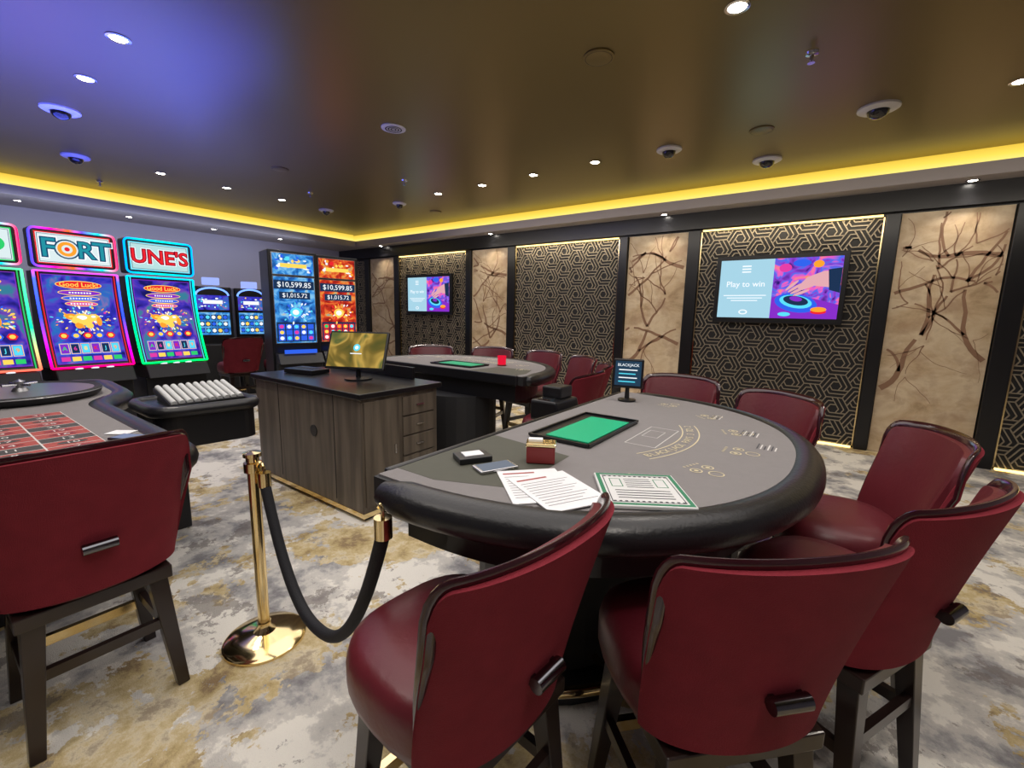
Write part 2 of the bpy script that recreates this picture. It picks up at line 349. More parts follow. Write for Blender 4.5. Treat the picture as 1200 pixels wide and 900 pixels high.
def tv(cx,zc,w,h,label):
    o=thing('television',label,'television',(cx,YB-.052,zc),group='wall televisions')
    MB().box((0,-.03,0),(.4,.06,.3)).obj('wall_bracket',BLKM,o)
    MB().box((0,-.09,0),(w,.06,h)).obj('casing',BLK,o,bevel=.008)
    b=.055
    A=Art(lambda a,c,off:(a,-.121-off,c)); x0,x1,z0,z1=-w/2+b,w/2-b,-h/2+b+.01,h/2-b
    mid=x0+(x1-x0)*.47
    A.rect(x0,z0,mid,z1,SKYB).rect(mid,z0,x1,z1,TVP)
    cxx=(x0+mid)/2; k=w/1.38
    for i in range(3): A.rect(cxx-.05*k,z1-(.07+i*.035)*k,cxx+.05*k,z1-(.085+i*.035)*k,EWH,.002)
    A.text('Play to win',cxx,z0+(z1-z0)*.58,.098*k,EWH,bold=.006)
    for i,l in enumerate([.24,.2,.15]): A.rect(cxx-l*k,z0+(.30-i*.035)*k*.9,cxx+l*k,z0+(.30-i*.035)*k*.9+.010,EWH,.002)
    A.ell(cxx,z0+.07*k,.05*k,.03*k,EWH); A.ell(cxx,z0+.07*k,.035*k,.018*k,SKYB,.003)
    rx=mid+.02; W=x1-mid-.02
    A.poly([(mid,z0),(mid,z0+h*.30),(rx+W*.2,z0+h*.36),(rx+W*.55,z0+h*.3),(x1-.001,z0+h*.2),(x1-.001,z0)],EPUR,.002)
    A.ell(rx+W*.36,z0+h*.22,W*.34,h*.13,EBLU,.003,rot=-.2).ell(rx+W*.36,z0+h*.24,W*.26,h*.09,ECYN,.0035,rot=-.2).ell(rx+W*.36,z0+h*.255,W*.2,h*.065,EDK,.004,rot=-.2).ell(rx+W*.36,z0+h*.28,W*.10,h*.035,EPUR,.0045,rot=-.2)
    A.ell(rx+W*.72,z0+h*.10,W*.12,h*.035,ERED,.003).ell(rx+W*.72,z0+h*.13,W*.12,h*.035,EORG,.0035).ell(rx+W*.2,z0+h*.06,W*.10,h*.03,ECYN,.003)
    A.poly([(x1-.002,z0+h*.66),(rx+W*.74,z0+h*.66),(rx+W*.50,z0+h*.58),(rx+W*.36,z0+h*.44),(rx+W*.44,z0+h*.40),(rx+W*.62,z0+h*.46),(x1-.002,z0+h*.42)],SKIN,.006)
    for i in range(4): A.ell(rx+W*(.28+.05*i),z0+h*(.47-.035*i),W*.13,h*.020,SKIN,.0065+.0002*i,rot=.75-.12*i)
    A.poly([(x1-.002,z0+h*.70),(rx+W*.80,z0+h*.68),(rx+W*.84,z0+h*.40),(x1-.002,z0+h*.36)],EDK,.008)
    A.ell(rx+W*.15,z0+h*.72,W*.1,h*.06,EMAG,.002).ell(rx+W*.4,z0+h*.78,W*.14,h*.05,EBLU,.002).ell(rx+W*.65,z0+h*.76,W*.08,h*.05,EORG,.0025)
    A.obj('screen',o)
tv(-.64,1.87,1.40,.84,'large black television reading Play to win on lattice panel')
tv(-6.76,1.85,1.30,.80,'black television on the far lattice panel showing a casino advert')
# ---------------------------------------------------------------- ceiling fittings
K=(ZC-1.5)/1.6
def lamp(x,y,z,power=22,spot=True,r=.045):
    o=thing('downlight','small round recessed downlight shining warm white','ceiling light',(x,y,z),group='recessed downlights')
    MB().lathe([(r+.018,0),(r+.02,-.004),(r+.004,-.007),(r,-.002)],n=20).obj('bezel',SIL,o,smooth=True)
    MB().lathe([(0,-.004),(r,-.004),(r,0)],n=20).obj('lens',E_SPOT,o)
    if spot:
        L=bpy.data.lights.new('downlight_beam','SPOT'); L.energy=power; L.color=(1,.91,.80); L.spot_size=math.radians(105); L.spot_blend=.9; L.shadow_soft_size=.08
        lo=bpy.data.objects.new('light_beam',L); COL.objects.link(lo); lo.location=(0,0,-.03); lo.parent=o
for x,y in [(-3.71,1.0),(-4.54,1.01),(-.59,2.76),(-2.24,4.54),(-3.03,4.56),(-3.81,4.57),(-4.59,4.57),(-6.85,2.12),(-6.85,2.85),(-6.85,3.59),(.83,4.58),(.5,.3),(-1.9,-.6),(1.6,2.4)]:
    lamp(x*K,y*K,ZC,56)
for x in (-8.2,-5.15,-2.08,.95): lamp(x,6.42,ZS,22,r=.035)
for y in (1.2,2.4,3.6,4.8): lamp(-9.3,y,ZS,10,r=.035)
DOME=principled('smoked_dome',(.01,.01,.012),.08,coat=.8)
def dome(x,y,k=1.):
    o=thing('dome_camera','white ring ceiling camera with smoked black dome','security camera',(x*K,y*K,ZC),group='ceiling dome cameras')
    MB().lathe([(.115*k,0),(.115*k,-.014),(.10*k,-.024),(.062*k,-.028),(.062*k,0)],n=32).obj('mounting_ring',WHT,o,smooth=True)
    MB().lathe([(.06*k,-.02),(.058*k,-.045),(.045*k,-.068),(.024*k,-.082),(0,-.086)],n=24).obj('dome_lens',DOME,o,smooth=True)
for x,y,k in [(-5.41,1.02,1.15),(-6.92,1.38,1.1),(-1.48,4.58,1.05),(-.74,5.39,1.2),(.09,4.56,1.2),(-6.89,4.33,1),(-5.48,4.65,.9)]: dome(x,y,k)
def speaker(x,y,mat,label,r=.09):
    o=thing('ceiling_speaker',label,'ceiling speaker',(x*K,y*K,ZC))
    MB().lathe([(r,0),(r,-.008),(r*.85,-.012)],n=28).obj('frame',mat,o,smooth=True)
    mb=MB().lathe([(0,-.010),(r*.84,-.010),(r*.84,0)],n=28); mb.obj('grille',mat,o)
    A=Art(lambda a,b,off:(a,b,-.013-off))
    if mat is WHT:
        for i in range(3): A.ring(0,0,r*(.2+.22*i),r*.10,BLKM,.001)
    else: A.ring(0,0,r*.86,r*.03,BLKM,.001)
    A.obj('vent_rings',o)
speaker(-3.35,2.79,WHT,'round white ceiling vent with black rings',.11)
for x,y in [(-1.38,2.78),(-.69,4.55),(-5.40,2.83),(-5.41,5.33)]: speaker(x,y,CEIL,'round bronze ceiling speaker matching the ceiling',.1)
for x,y in [(-.29,3.45),(-6.1,3.6),(-8.0,1.8),(-4.5,3.9)]:
    o=thing('sprinkler','small chrome sprinkler head on the ceiling','sprinkler',(x*K,y*K,ZC),group='ceiling sprinklers')
    MB().lathe([(.04,0),(.035,-.012),(.012,-.016),(.010,-.045)],n=16).obj('escutcheon',SIL,o,smooth=True)
    MB().lathe([(.006,-.045),(.006,-.055),(.022,-.058),(.022,-.061)],n=12).obj('deflector',SIL,o)
# ---------------------------------------------------------------- chairs
def sp(v,e): return math.copysign(abs(v)**e,v)
def build_chair(loc,rz,label):
    o=thing('casino_chair',label,'chair',loc,rz,group='burgundy casino chairs')
    def out(k,z,n=36,hw=.255,hd=.25,cy=.05):
        return [(hw*k*sp(math.cos(2*math.pi*i/n),.72),cy+hd*k*sp(math.sin(2*math.pi*i/n),.72),z) for i in range(n)]
    MB().loft([out(.86,.495),out(.97,.52),out(1.,.55),out(1.,.61),out(.96,.645),out(.86,.665),out(.6,.678),out(.2,.682)]).obj('seat',LEA,o,smooth=True)
    MB().box((0,.02,.485),(.42,.40,.05)).obj('seat_frame',DWOOD,o,bevel=.005)
    NA,NT=44,12
    def ztop(a):
        a=abs(a); z=1.05-.03*a**2
        if a>.76: z-=.14*(1-math.sqrt(max(0,1-((a-.76)/.24)**2)))
        return z
    def pt(a,t,off,zadd=0):
        hw=.245+.05*t; ang=a*math.radians(80)
        x=(hw-off*.5)*sp(math.sin(ang),.92)/math.sin(math.radians(80))**.92
        y=-.215-.125*t**1.2+(.14+.02*t)*(1-math.cos(ang))+off*abs(math.cos(ang*.9))
        z=.53+(ztop(a)+zadd-.53)*t
        return (x,y,z)
    def shell(o0,o1,za,t0=0.):
        vs=[];fs=[]
        for i in range(NA+1):
            a=-1+2*i/NA
            for j in range(NT+1):
                t=t0+(1-t0)*j/NT; vs.append(pt(a,t,o0,za))
            for j in range(NT+1):
                t=t0+(1-t0)*(NT-j)/NT; vs.append(pt(a,t,o1,za))
        k=2*NT+2
        for i in range(NA):
            for j in range(k): fs.append((i*k+j,i*k+(j+1)%k,(i+1)*k+(j+1)%k,(i+1)*k+j))
        fs.append(tuple(range(k))); fs.append(tuple(NA*k+j for j in reversed(range(k))))
        return MB().add(vs,fs)
    shell(0,.022,0).obj('backrest',FAB,o,smooth=True,label='burgundy fabric outer back')
    shell(.0225,.062,-.008,.1).obj('back_cushion',LEA,o,smooth=True,label='burgundy leather inner back')
    # slim trim: full width on the crown, tapering away down the wings
    path=[pt(-1,t/8,.024) for t in range(3,8)]+[pt(-1+2*i/NA,1,.026,.002) for i in range(NA+1)]+[pt(1,1-t/8,.024) for t in range(1,6)]
    MB().tube(path,.021,.009,n=10,taper=7).obj('edge_trim',TRIM,o,smooth=True,label='glossy dark cherry trim')
    hy=pt(0,.34,0)[1]
    hb=MB(); hb.tube([(-.045,hy-.020,.71),(.045,hy-.020,.71)],.018,n=14); hb.box((-.034,hy-.006,.71),(.012,.03,.026)); hb.box((.034,hy-.006,.71),(.012,.03,.026))
    hb.obj('handle',CHR,o,smooth=True,label='dark chrome pull handle')
    for sx in(-1,1):
        for sy in(-1,1):
            MB().bar((sx*.205,.02+sy*.20,0),(sx*.165,.02+sy*.155,.48),.040,.040,a1=.06,b1=.06).obj('leg',DWOOD,o,bevel=.003)
    for sx in(-1,1): MB().bar((sx*.188,-.155,.24),(sx*.188,.195,.24),.024,.038).obj('stretcher',DWOOD,o)
    MB().bar((-.183,.2,.20),(.183,.2,.20),.024,.038).obj('footrest',BRASS,o)
    MB().bar((-.183,-.16,.28),(.183,-.16,.28),.024,.038).obj('stretcher',DWOOD,o)
    return o
def face(dx,dy): return math.atan2(dy,dx)-math.pi/2
base=build_chair((-.70,.79,0),face(-1.,.10),'burgundy leather chair turned sideways at the near table corner')
L2='burgundy chair with fabric back and dark trim at card table'
copy_thing(base,(-.185,1.19,0),face(-.72,.69),'burgundy chair with chrome handle, back turned, at card table')
copy_thing(base,(.11,1.74,0),face(-.88,.45),L2)
copy_thing(base,(.14,2.36,0),face(-.95,-.30),L2)
copy_thing(base,(-.36,2.86,0),face(-.6,-.8),L2)
copy_thing(base,(-.92,3.20,0),face(-.1,-1),L2)
copy_thing(base,(-2.17,.32,0),face(-1,0),'burgundy chair at the end of the roulette table')
for an in (3,28,53,79,107,137):
    a=math.radians(an); copy_thing(base,(-3.12+1.36*math.cos(a),3.08+1.30*math.sin(a),0),face(-math.cos(a),-math.sin(a)),'burgundy chair around the second card table')
for x,y in [(-7.5,3.1),(-7.5,3.8)]: copy_thing(base,(x,y,0),face(-1,0),'burgundy chair in front of a slot machine')
# ---------------------------------------------------------------- card tables
def card_table(loc,rz,label,detail=True):
    o=thing('card_table',label,'casino table',loc,rz,group='card tables')
    a,b,e=1.06,1.05,2/2.25
    def half(k,n=48,dx=0.):
        return [(dx+a*k*abs(math.cos(t))**e, b*k*sp(math.sin(t),e)) for t in [(-math.pi/2+math.pi*i/n) for i in range(n+1)]]
    def slab(k,z0,z1,x0,mat,name,k2=None,bev=0,lab=None):
        p=half(k); p=[(x0,p[0][1])]+p+[(x0,p[-1][1])] if x0<0 else p
        q=None
        if k2: q=half(k2); q=[(x0,q[0][1])]+q+[(x0,q[-1][1])] if x0<0 else q
        return MB().prism(p,z0,z1,out1=q).obj(name,mat,o,bevel=bev,label=lab)
    slab(1.0,.90,.975,-.06,BLKM,'table_board')
    slab(.985,.975,.98,-.055,FELT,'felt',lab='grey printed gaming felt')
    p=half(1.0); path=[(x,y,.934) for x,y in p]; path=[(-.02,path[0][1],.934)]+path+[(-.02,path[-1][1],.934)]
    MB().tube(path,.066,.056,n=16,taper=2).obj('padded_rim',BLKL,o,smooth=True,label='black leather padded armrest')
    MB().box((-.065,0,.94),(.03,2*b*.95,.09)).obj('dealer_edge',BLK,o,bevel=.01)
    slab(.90,.74,.90,-.02,BLK,'apron')
    q=[(.12+.40*math.cos(t)*1.0,.55*math.sin(t)) for t in [2*math.pi*i/32 for i in range(32)]]
    MB().prism(q,.04,.74).obj('pedestal',BLKM,o)
    q2=[(.13+.50*math.cos(t),.65*math.sin(t)) for t in [2*math.pi*i/40 for i in range(40)]]
    MB().prism(q2,0,.06).obj('plinth',BLK,o,bevel=.01)
    MB().tube([(.12+.60*math.cos(t),.76*math.sin(t),.16) for t in [-1.7+3.4*i/30 for i in range(31)]],.020,n=10).obj('foot_rail',BRASS,o,smooth=True,label='curved brass foot rail')
    for t in (-1.5,-.7,0,.7,1.5): MB().bar((.12+.40*math.cos(t),.54*math.sin(t),.10),(.12+.60*math.cos(t),.76*math.sin(t),.16),.02,.02).obj('rail_bracket',BRASS,o)
    MB().prism([(-.05,-.96),(.12,-.96),(.36,-.86),(.34,-.48),(-.05,-.43)],.9798,.9808).obj('dealer_mat',FELTD,o,label='dark olive dealer mat')
    A=Art(lambda x,y,off:(x,y,.9802+off))
    A.ring(0,0,.60,.005,GOLDP,.001,40,-.50,.50).ring(0,0,.67,.005,GOLDP,.001,40,-.50,.50)
    s='BLACKJACK PAYS 3 TO 2'
    for i,ch in enumerate(s):
        th=-.46+.92*i/(len(s)-1)
        if ch!=' ': A.text(ch,.635*math.cos(th),.635*math.sin(th),.046,GOLDP,.0015,rot=th+math.pi/2)
    A.frame(.43,-.17,.56,.17,.004,WPRINT,.001); A.frame(.45,-.02,.52,.10,.003,WPRINT,.001)
    for i in range(7):
        th=math.radians(-66+22*i)
        def P(r,d=0.): return (r*math.cos(th)-d*math.sin(th), r*math.sin(th)+d*math.cos(th))
        for d in(-.032,.032):
            c=P(.83,d); A.ring(c[0],c[1],.019,.0045,GOLDP,.001,16); A.ell(c[0],c[1],.008,.008,GOLDP,.0012,10)
        c=P(.885,0); A.ring(c[0],c[1],.024,.004,GOLDP,.001,16)
        for q in range(5):
            c=P(.785,-.036+q*.018); A.ell(c[0],c[1],.006,.004,GOLDP,.001,8)
    for (cx,cy,w,n) in [(.80,.34,.11,6),(.89,.14,.09,6),(.62,.60,.10,4)]:
        for i in range(n): A.rect(cx-.006+i*.013,cy-w/2,cx-.001+i*.013,cy+w/2-(i%3)*.015,WPRINT if i%2 else INK,.001)
    A.obj('felt_print',o,label='gold and white betting layout print')
    tx,ty=.215,-.08
    MB().box((tx,ty,.9835),(.28,.54,.009)).obj('tray_frame',BLK,o,bevel=.003)
    fr=MB(); fr.box((tx-.14,ty,.992),(.010,.54,.010)); fr.box((tx+.14,ty,.992),(.010,.54,.010)); fr.box((tx,ty-.27,.992),(.28,.010,.010)); fr.box((tx,ty+.27,.992),(.28,.010,.010)); fr.obj('tray_lip',BLK,o)
    MB().box((tx+.02,ty-.01,.990),(.20,.44,.005)).obj('tray_cover',GREEN,o,label='bright green locked chip tray cover')
    return o
T1=(-1.09,1.90)
card_table((T1[0],T1[1],0),0,'large half-round card table with grey felt and black padded rim')
card_table((-3.12,3.10,0),math.radians(90),'second half-round card table beside the podium')
def flat_thing(name,label,cat,parts,loc,rz):
    o=thing(name,label,cat,loc,rz)
    parts(o); return o
def paper(o):
    MB().box((0,0,.0015),(.20,.26,.003)).obj('sheet',PAPER,o)
    A=Art(lambda x,y,off:(x,y,.003+off)); A.rect(-.085,.095,.02,.105,REDP,.0005)
    for i in range(10): A.rect(-.085,.07-i*.018,.08-(i%3)*.02,.0725-i*.018,INK,.0005)
    A.obj('print',o)
flat_thing('paper_sheet','white printed paper sheet lying on the card table','paper',paper,(-.69,1.10,.982),math.radians(48))
flat_thing('paper_sheet','second white printed sheet overlapping the first on the table','paper',paper,(-.615,1.10,.9855),math.radians(62))
def placard(o):
    MB().box((0,0,.006),(.25,.25,.012)).obj('board',WHT,o,bevel=.003)
    A=Art(lambda x,y,off:(x,y,.012+off)); A.frame(-.12,-.12,.12,.12,.012,GRNP,.0006); A.frame(-.102,-.102,.102,.102,.003,INK,.0006)
    for i in range(13): A.rect(-.098+i*.0158,-.100,-.090+i*.0158,-.092,INK,.0006); A.rect(-.098+i*.0158,.092,-.090+i*.0158,.100,INK,.0006)
    A.frame(-.085,.01,-.05,.075,.003,GRNP,.0006); A.frame(.05,.01,.085,.075,.003,GRNP,.0006)
    for i in range(5): A.rect(-.04,.07-i*.016,.04,.0745-i*.016,INK,.0006)
    for i in range(4): A.rect(-.08,-.02-i*.018,.08,-.015-i*.018,INK,.0006)
    A.obj('print',o)
flat_thing('rules_placard','white rules placard with green patterned border on felt','placard',placard,(-.415,1.25,.982),math.radians(33))
def cardbox(o):
    MB().box((0,0,.03),(.10,.065,.06)).obj('box_body',REDB,o,bevel=.004)
    MB().box((0,0,.066),(.105,.07,.012)).obj('lid',BRASS,o,bevel=.004)
    MB().box((-.02,.01,.076),(.05,.03,.008)).obj('card_stack',PAPER,o)
flat_thing('card_box','small red and gold box on the dealer side','box',cardbox,(-.80,1.30,.982),math.radians(30))
def phone(o):
    MB().box((0,0,.005),(.075,.14,.01)).obj('phone_body',SIL,o,bevel=.003)
    Art(lambda x,y,off:(x,y,.01+off)).rect(-.033,-.06,.033,.06,emis('phone_glass',(.25,.28,.34),.8),.0005).obj('screen',o)
flat_thing('mobile_phone','silver handset with pale screen lying on the card table','phone',phone,(-.88,1.14,.982),math.radians(-25))
def cardshold(o):
    MB().box((0,0,.01),(.09,.12,.02)).obj('holder',BLK,o,bevel=.003); MB().box((0,0,.022),(.05,.07,.004)).obj('card',PAPER,o)
flat_thing('card_tray','small black discard tray holding one white card','card tray',cardshold,(-1.0,1.16,.982),math.radians(-30))
def shuffler(o):
    mb=MB().prism([(-.10,-.13),(.10,-.13),(.10,.13),(-.10,.13)],0,.12,out1=[(-.10,-.13),(.07,-.13),(.07,.13),(-.10,.13)]); mb.obj('housing',BLK,o,bevel=.012)
    MB().box((-.02,.04,.155),(.13,.14,.07)).obj('hopper',BLK,o,bevel=.01)
    MB().box((-.02,-.08,.124),(.08,.06,.006)).obj('keypad',SIL,o)
    MB().box((0,0,-.44),(.06,.06,.88)).obj('post',BLKM,o)
    MB().box((0,0,-.88),(.22,.22,.03)).obj('foot',BLKM,o,bevel=.004)
flat_thing('card_shuffler','black automatic card shuffler beside the dealer edge','card shuffler',shuffler,(-1.282,2.24,.895),0)
SG=emis('sign_screen',(.02,.05,.09),1.)
def sign(o):
    MB().lathe([(.055,0),(.055,.01),(.015,.018),(.012,.09)],n=20).obj('stand',BLK,o,smooth=True)
    rt=Matrix.Rotation(math.radians(-8),3,'X')
    MB().box((0,0,.17),(.18,.03,.18),rot=rt).obj('casing',BLK,o,bevel=.008)
    f=lambda a,b,off:tuple(rt@Vector((a,-.016-off,b))+Vector((0,0,.17)))
    A=Art(f); A.rect(-.078,-.075,.078,.075,SG,.001); A.text('BLACKJACK',0,.05,.024,EWH,.002); 
    for i in range(4): A.rect(-.055,.018-i*.024,.055-.01*(i%2),.024-i*.024,ECYN if i%2 else EWH,.002)
    A.obj('screen',o)
flat_thing('limit_sign','small black electronic table sign on a stand','display',sign,(-1.0,2.62,.982),math.radians(15))
def cup(o):
    MB().lathe([(0,.004),(.04,.0),(.045,.10),(.04,.10),(.036,.01),(0,.01)],n=24).obj('glass',emis('red_glow',(.8,.01,.04),1.),o,smooth=True)
    MB().lathe([(.046,0),(.046,.012),(.041,.012)],n=24).obj('base_ring',REDB,o)
flat_thing('candle_glass','bright red glass tumbler on the second table','cup',cup,(-2.68,3.55,.982),0)
# ---------------------------------------------------------------- podium
o=thing('pit_podium','grey-brown wood pit stand with black counter and drawers','cabinet',(-3.32,2.17,0),0)
W,D,H=1.50,.72,.90
MB().box((0,0,.5*(H+.06)),(W,D,H-.06)).obj('body',GREYW,o,bevel=.004)
MB().box((0,0,.045),(W-.06,D-.06,.09)).obj('plinth',BLKM,o)
MB().box((0,0,.05),(W+.012,D+.012,.035)).obj('base_trim',BRASS,o,label='gold base strip')
MB().box((0,0,H+.02),(W+.06,D+.06,.04)).obj('countertop',BLK,o,bevel=.006,label='black glossy counter')
MB().box((-.1,.34,H+.09),(W-.3,.03,.10)).obj('upstand',BLK,o,bevel=.004)
MB().lathe([(.045,-.004),(.045,.004),(0,.004)],n=24).obj('cable_grommet',BLK,o,(.15,-D/2-.002,.58),(math.pi/2,0,0))
for x in (-.37,.42): MB().box((x,-D/2-.001,.5),(.005,.003,H-.1)).obj('panel_joint',BLKM,o)
dr=MB().box((0,0,0),(.012,.30,.77)); d=dr.obj('door',GREYW,o,(W/2+.004,-.19,.49),bevel=.003)
MB().box((.012,.11,.0),(.012,.012,.07)).obj('handle',SIL,d)
for i in range(5):
    d=MB().box((0,0,0),(.014,.32,.143)).obj('drawer',GREYW,o,(W/2+.005,.16,.175+i*.155),bevel=.003)
    MB().box((.014,0,0),(.014,.07,.012)).obj('handle',SIL,d)
o=thing('monitor','flat monitor with warm gold screen standing on the podium','monitor',(-3.14,2.20,.942),math.radians(25))
MB().lathe([(.11,0),(.11,.01),(.02,.018),(.018,.12)],n=24).obj('stand',BLK,o,smooth=True)
rt=Matrix.Rotation(math.radians(-22),3,'X')
MB().box((0,0,.235),(.52,.03,.32),rot=rt).obj('casing',BLK,o,bevel=.006)
WARM=emis_noise('monitor_gold',[(.25,(.03,.06,.02)),(.42,(.20,.14,.03)),(.52,(.55,.36,.08)),(.62,(.10,.13,.04)),(.75,(.45,.25,.06))],4,1.,1.)
A=Art(lambda a,b,off:tuple(rt@Vector((a,-.016-off,b))+Vector((0,0,.235)))); A.rect(-.245,-.145,.245,.145,WARM,.001); A.ell(0,.02,.03,.03,ECYN,.002); A.ell(0,.02,.016,.016,EWH,.003); A.rect(-.05,-.035,.05,-.027,EWH,.002)
A.obj('screen',o)
o=thing('keypad_terminal','low black terminal box lying on the podium counter','terminal',(-3.78,2.12,.942),.2)
MB().box((0,0,.02),(.34,.2,.04)).obj('housing',BLK,o,bevel=.006)
A=Art(lambda a,b,off:(a,b,.04+off))
for i in range(8):
    for j in range(3): A.rect(-.14+i*.035,-.06+j*.04,-.115+i*.035,-.03+j*.04,BLKM,.002)
A.obj('keys',o)
# ---------------------------------------------------------------- stanchion
o=thing('stanchion','polished brass stanchion post with round base','stanchion',(-1.97,.84,0))
MB().lathe([(.17,0),(.17,.012),(.16,.020),(.10,.032),(.045,.045),(.028,.07),(.028,.09)],n=48).obj('base',BRASS,o,smooth=True)
MB().lathe([(.024,.06),(.024,.84)],n=24).obj('pole',BRASS,o,smooth=True)
MB().lathe([(.024,.80),(.036,.805),(.036,.845),(.026,.85),(.026,.868),(.036,.872),(.036,.888),(.0,.895)],n=24).obj('cap',BRASS,o,smooth=True)
o=thing('barrier_rope','black velvet barrier rope with brass hook ends','rope',(0,0,0))
p0=Vector((-1.905,.855,.84)); p1=Vector((-.985,.755,.950)); pts=[]
for i in range(41):
    t=i/40; s=(2*t-1); sag=.50*(1-abs(s)**2.3); p=p0.lerp(p1,t); pts.append((p.x,p.y,p.z-.08-sag))
MB().tube(pts,.021,n=14).obj('rope_body',principled('black_velvet',(.006,.006,.010),.75,bump=.3,bscale=200),o,smooth=True)
for (pe,pi_) in ((pts[0],p0),(pts[-1],p1)):
    MB().tube([Vector(pe)+Vector((0,0,-.012)),Vector(pe)+Vector((0,0,.05))],.026,n=16).obj('end_cap',BRASS,o,smooth=True)
    q=Vector(pe)+Vector((0,0,.05)); MB().tube([q,q+Vector((0,0,.02)),q+Vector((-.012,0,.035)),q+Vector((-.02,0,.025))],.006,n=8).obj('hook',BRASS,o,smooth=True)
# ---------------------------------------------------------------- roulette table
def rounded(pts,r,seg=8):
    out=[]; n=len(pts)
    for i in range(n):
        p=Vector(pts[i]); a=(Vector(pts[i-1])-p); b=(Vector(pts[(i+1)%n])-p); rr=min(r,a.length*.45,b.length*.45); A0=p+a.normalized()*rr; B0=p+b.normalized()*rr
        for k in range(seg+1):
            t=k/seg; q=A0*(1-t)**2+p*2*t*(1-t)+B0*t*t; out.append((q.x,q.y))
    return out
RT=thing('roulette_table','roulette table with red and black number layout and padded rim','casino table',(-3.5,0,0)); o=RT
op=[(1.35,-.62),(1.35,.67),(-.15,.67),(-.42,.88),(-1.2,.92),(-1.2,-.62)]
ro=rounded(op,.16)
MB().prism(ro,.83,.905).obj('table_board',BLKM,o)
MB().prism(ro,.905,.91).obj('felt',FELT,o,label='grey roulette felt')
path=[(x,y,.860) for x,y in ro]; MB().tube(path,.072,.064,n=14,closed=True).obj('padded_rim',BLKL,o,smooth=True)
MB().prism([(.96*x,.92*y) for x,y in ro],.72,.83).obj('apron',BLK,o)
MB().box((-.2,0,.36),(1.4,.6,.72)).obj('pedestal',BLKM,o,bevel=.01)
A=Art(lambda x,y,off:(x,y,.9102+off)); 
gx0,gy0,cw,rh=.06,-.20,.095,.18
reds={1,3,5,7,9,12,14,16,18,19,21,23,25,27,30,32,34,36}
for c in range(12):
    for r in range(3):
        num=36-(c*3+r); x0=gx0+c*cw; y0=gy0+.15+r*rh
        A.rect(x0,y0,x0+cw,y0+rh,WPRINT,.0003); A.rect(x0+.003,y0+.003,x0+cw-.003,y0+rh-.003,REDP if (c+r)%3 else INKG,.0006)
        A.ell(x0+cw/2,y0+rh/2,.026,.05,INKG if num not in reds else REDB,.0009,14); A.text(str(num),x0+cw/2,y0+rh/2,.05,WPRINT,.0013,rot=math.pi/2)
for c in range(3):
    A.frame(gx0+c*4*cw,gy0+.04,gx0+(c+1)*4*cw,gy0+.15,.003,WPRINT,.0006)
for c,tx in enumerate(['1st 12','2nd 12','3rd 12']): A.text(tx,gx0+(c*4+2)*cw,gy0+.095,.05,WPRINT,.0008)
A.obj('number_layout',o,label='red and black roulette number grid')
SILR=principled('brushed_steel',(.35,.35,.36),.38,1.)
wl=MB().lathe([(.34,0),(.37,.02),(.38,.050),(.37,.058),(.35,.055),(.30,.035),(.27,.022),(0,.020)],n=56).obj('roulette_wheel',BLKM,RT,(-.58,.42,.911),smooth=True,label='dark roulette wheel bowl')
MB().lathe([(.3805,.042),(.382,.046),(.378,.050)],n=56).obj('rim_band',SILR,wl,smooth=True)
mb=MB()
for i in range(38):
    a0=2*math.pi*i/38;a1=2*math.pi*(i+1)/38
    mb.add([(r*math.cos(a),r*math.sin(a),z) for r,a,z in((.19,a0,.030),(.27,a0,.037),(.27,a1,.037),(.19,a1,.030))],[(0,1,2,3)],0 if i%19==0 else (1+i%2))
mb.obj('number_ring',[GRNP,REDB,BLKM],wl)
MB().lathe([(.19,.025),(.12,.036),(.04,.05),(.03,.07),(.018,.075),(.018,.10),(.028,.11),(0,.125)],n=32).obj('rotor_cone',SILR,wl,smooth=True)
for i in range(4):
    a=i*math.pi/2+.4; MB().tube([(0,0,.088),(.085*math.cos(a),.085*math.sin(a),.092)],.008,n=8).obj('spoke',SIL,wl,smooth=True)
def phone2(o):
    MB().box((0,0,.005),(.08,.16,.01)).obj('phone_body',BLK,o,bevel=.003)
    Art(lambda x,y,off:(x,y,.01+off)).rect(-.034,-.07,.034,.07,emis('phone_glass2',(.3,.35,.55),.8),.0005).obj('screen',o)
flat_thing('mobile_phone','black handset lying on the roulette felt','phone',phone2,(-2.50,.57,.912),math.radians(-60))
pc=tag(MB().box((0,0,.001),(.07,.10,.002)).obj('playing_card',PAPER,None,(-2.66,.57,.912),(0,0,-.9)),'white card lying beside the handset on roulette felt','card')
# chip rack station
o=thing('chip_rack_station','black chip station with sloped rack of lit white chip channels','chip rack',(-3.33,1.13,0),0)
tub=rounded([(-.26,-.30),(.22,-.30),(.28,.24),(-.26,.24)],.12)
MB().prism(tub,.66,.90,out1=tub).obj('body',BLK,o)
MB().box((-.19,-.14,.33),(.12,.14,.66)).obj('pedestal',BLKM,o,bevel=.01)
MB().tube([(x,y,.885) for x,y in tub],.036,n=12,closed=True).obj('counter_rim',BLKL,o,smooth=True)
rt=Matrix.Rotation(math.radians(14),3,'Y')
MB().box((.0,.0,.935),(.30,.42,.03),rot=rt).obj('rack_bed',BLK,o,bevel=.004)
mb=MB()
for i in range(10):
    y=-.187+i*.0415; mb.tube([rt@Vector((-.14,y,.020))+Vector((0,0,.935)),rt@Vector((.14,y,.020))+Vector((0,0,.935))],.016,n=10)
mb.obj('chip_channels',principled('chip_white',(.58,.59,.58),.4),o,smooth=True)
MB().prism([(-.15,-.19),(.09,-.19),(.09,.19),(-.15,.19)],.90,.925).obj('rack_support',BLK,o)
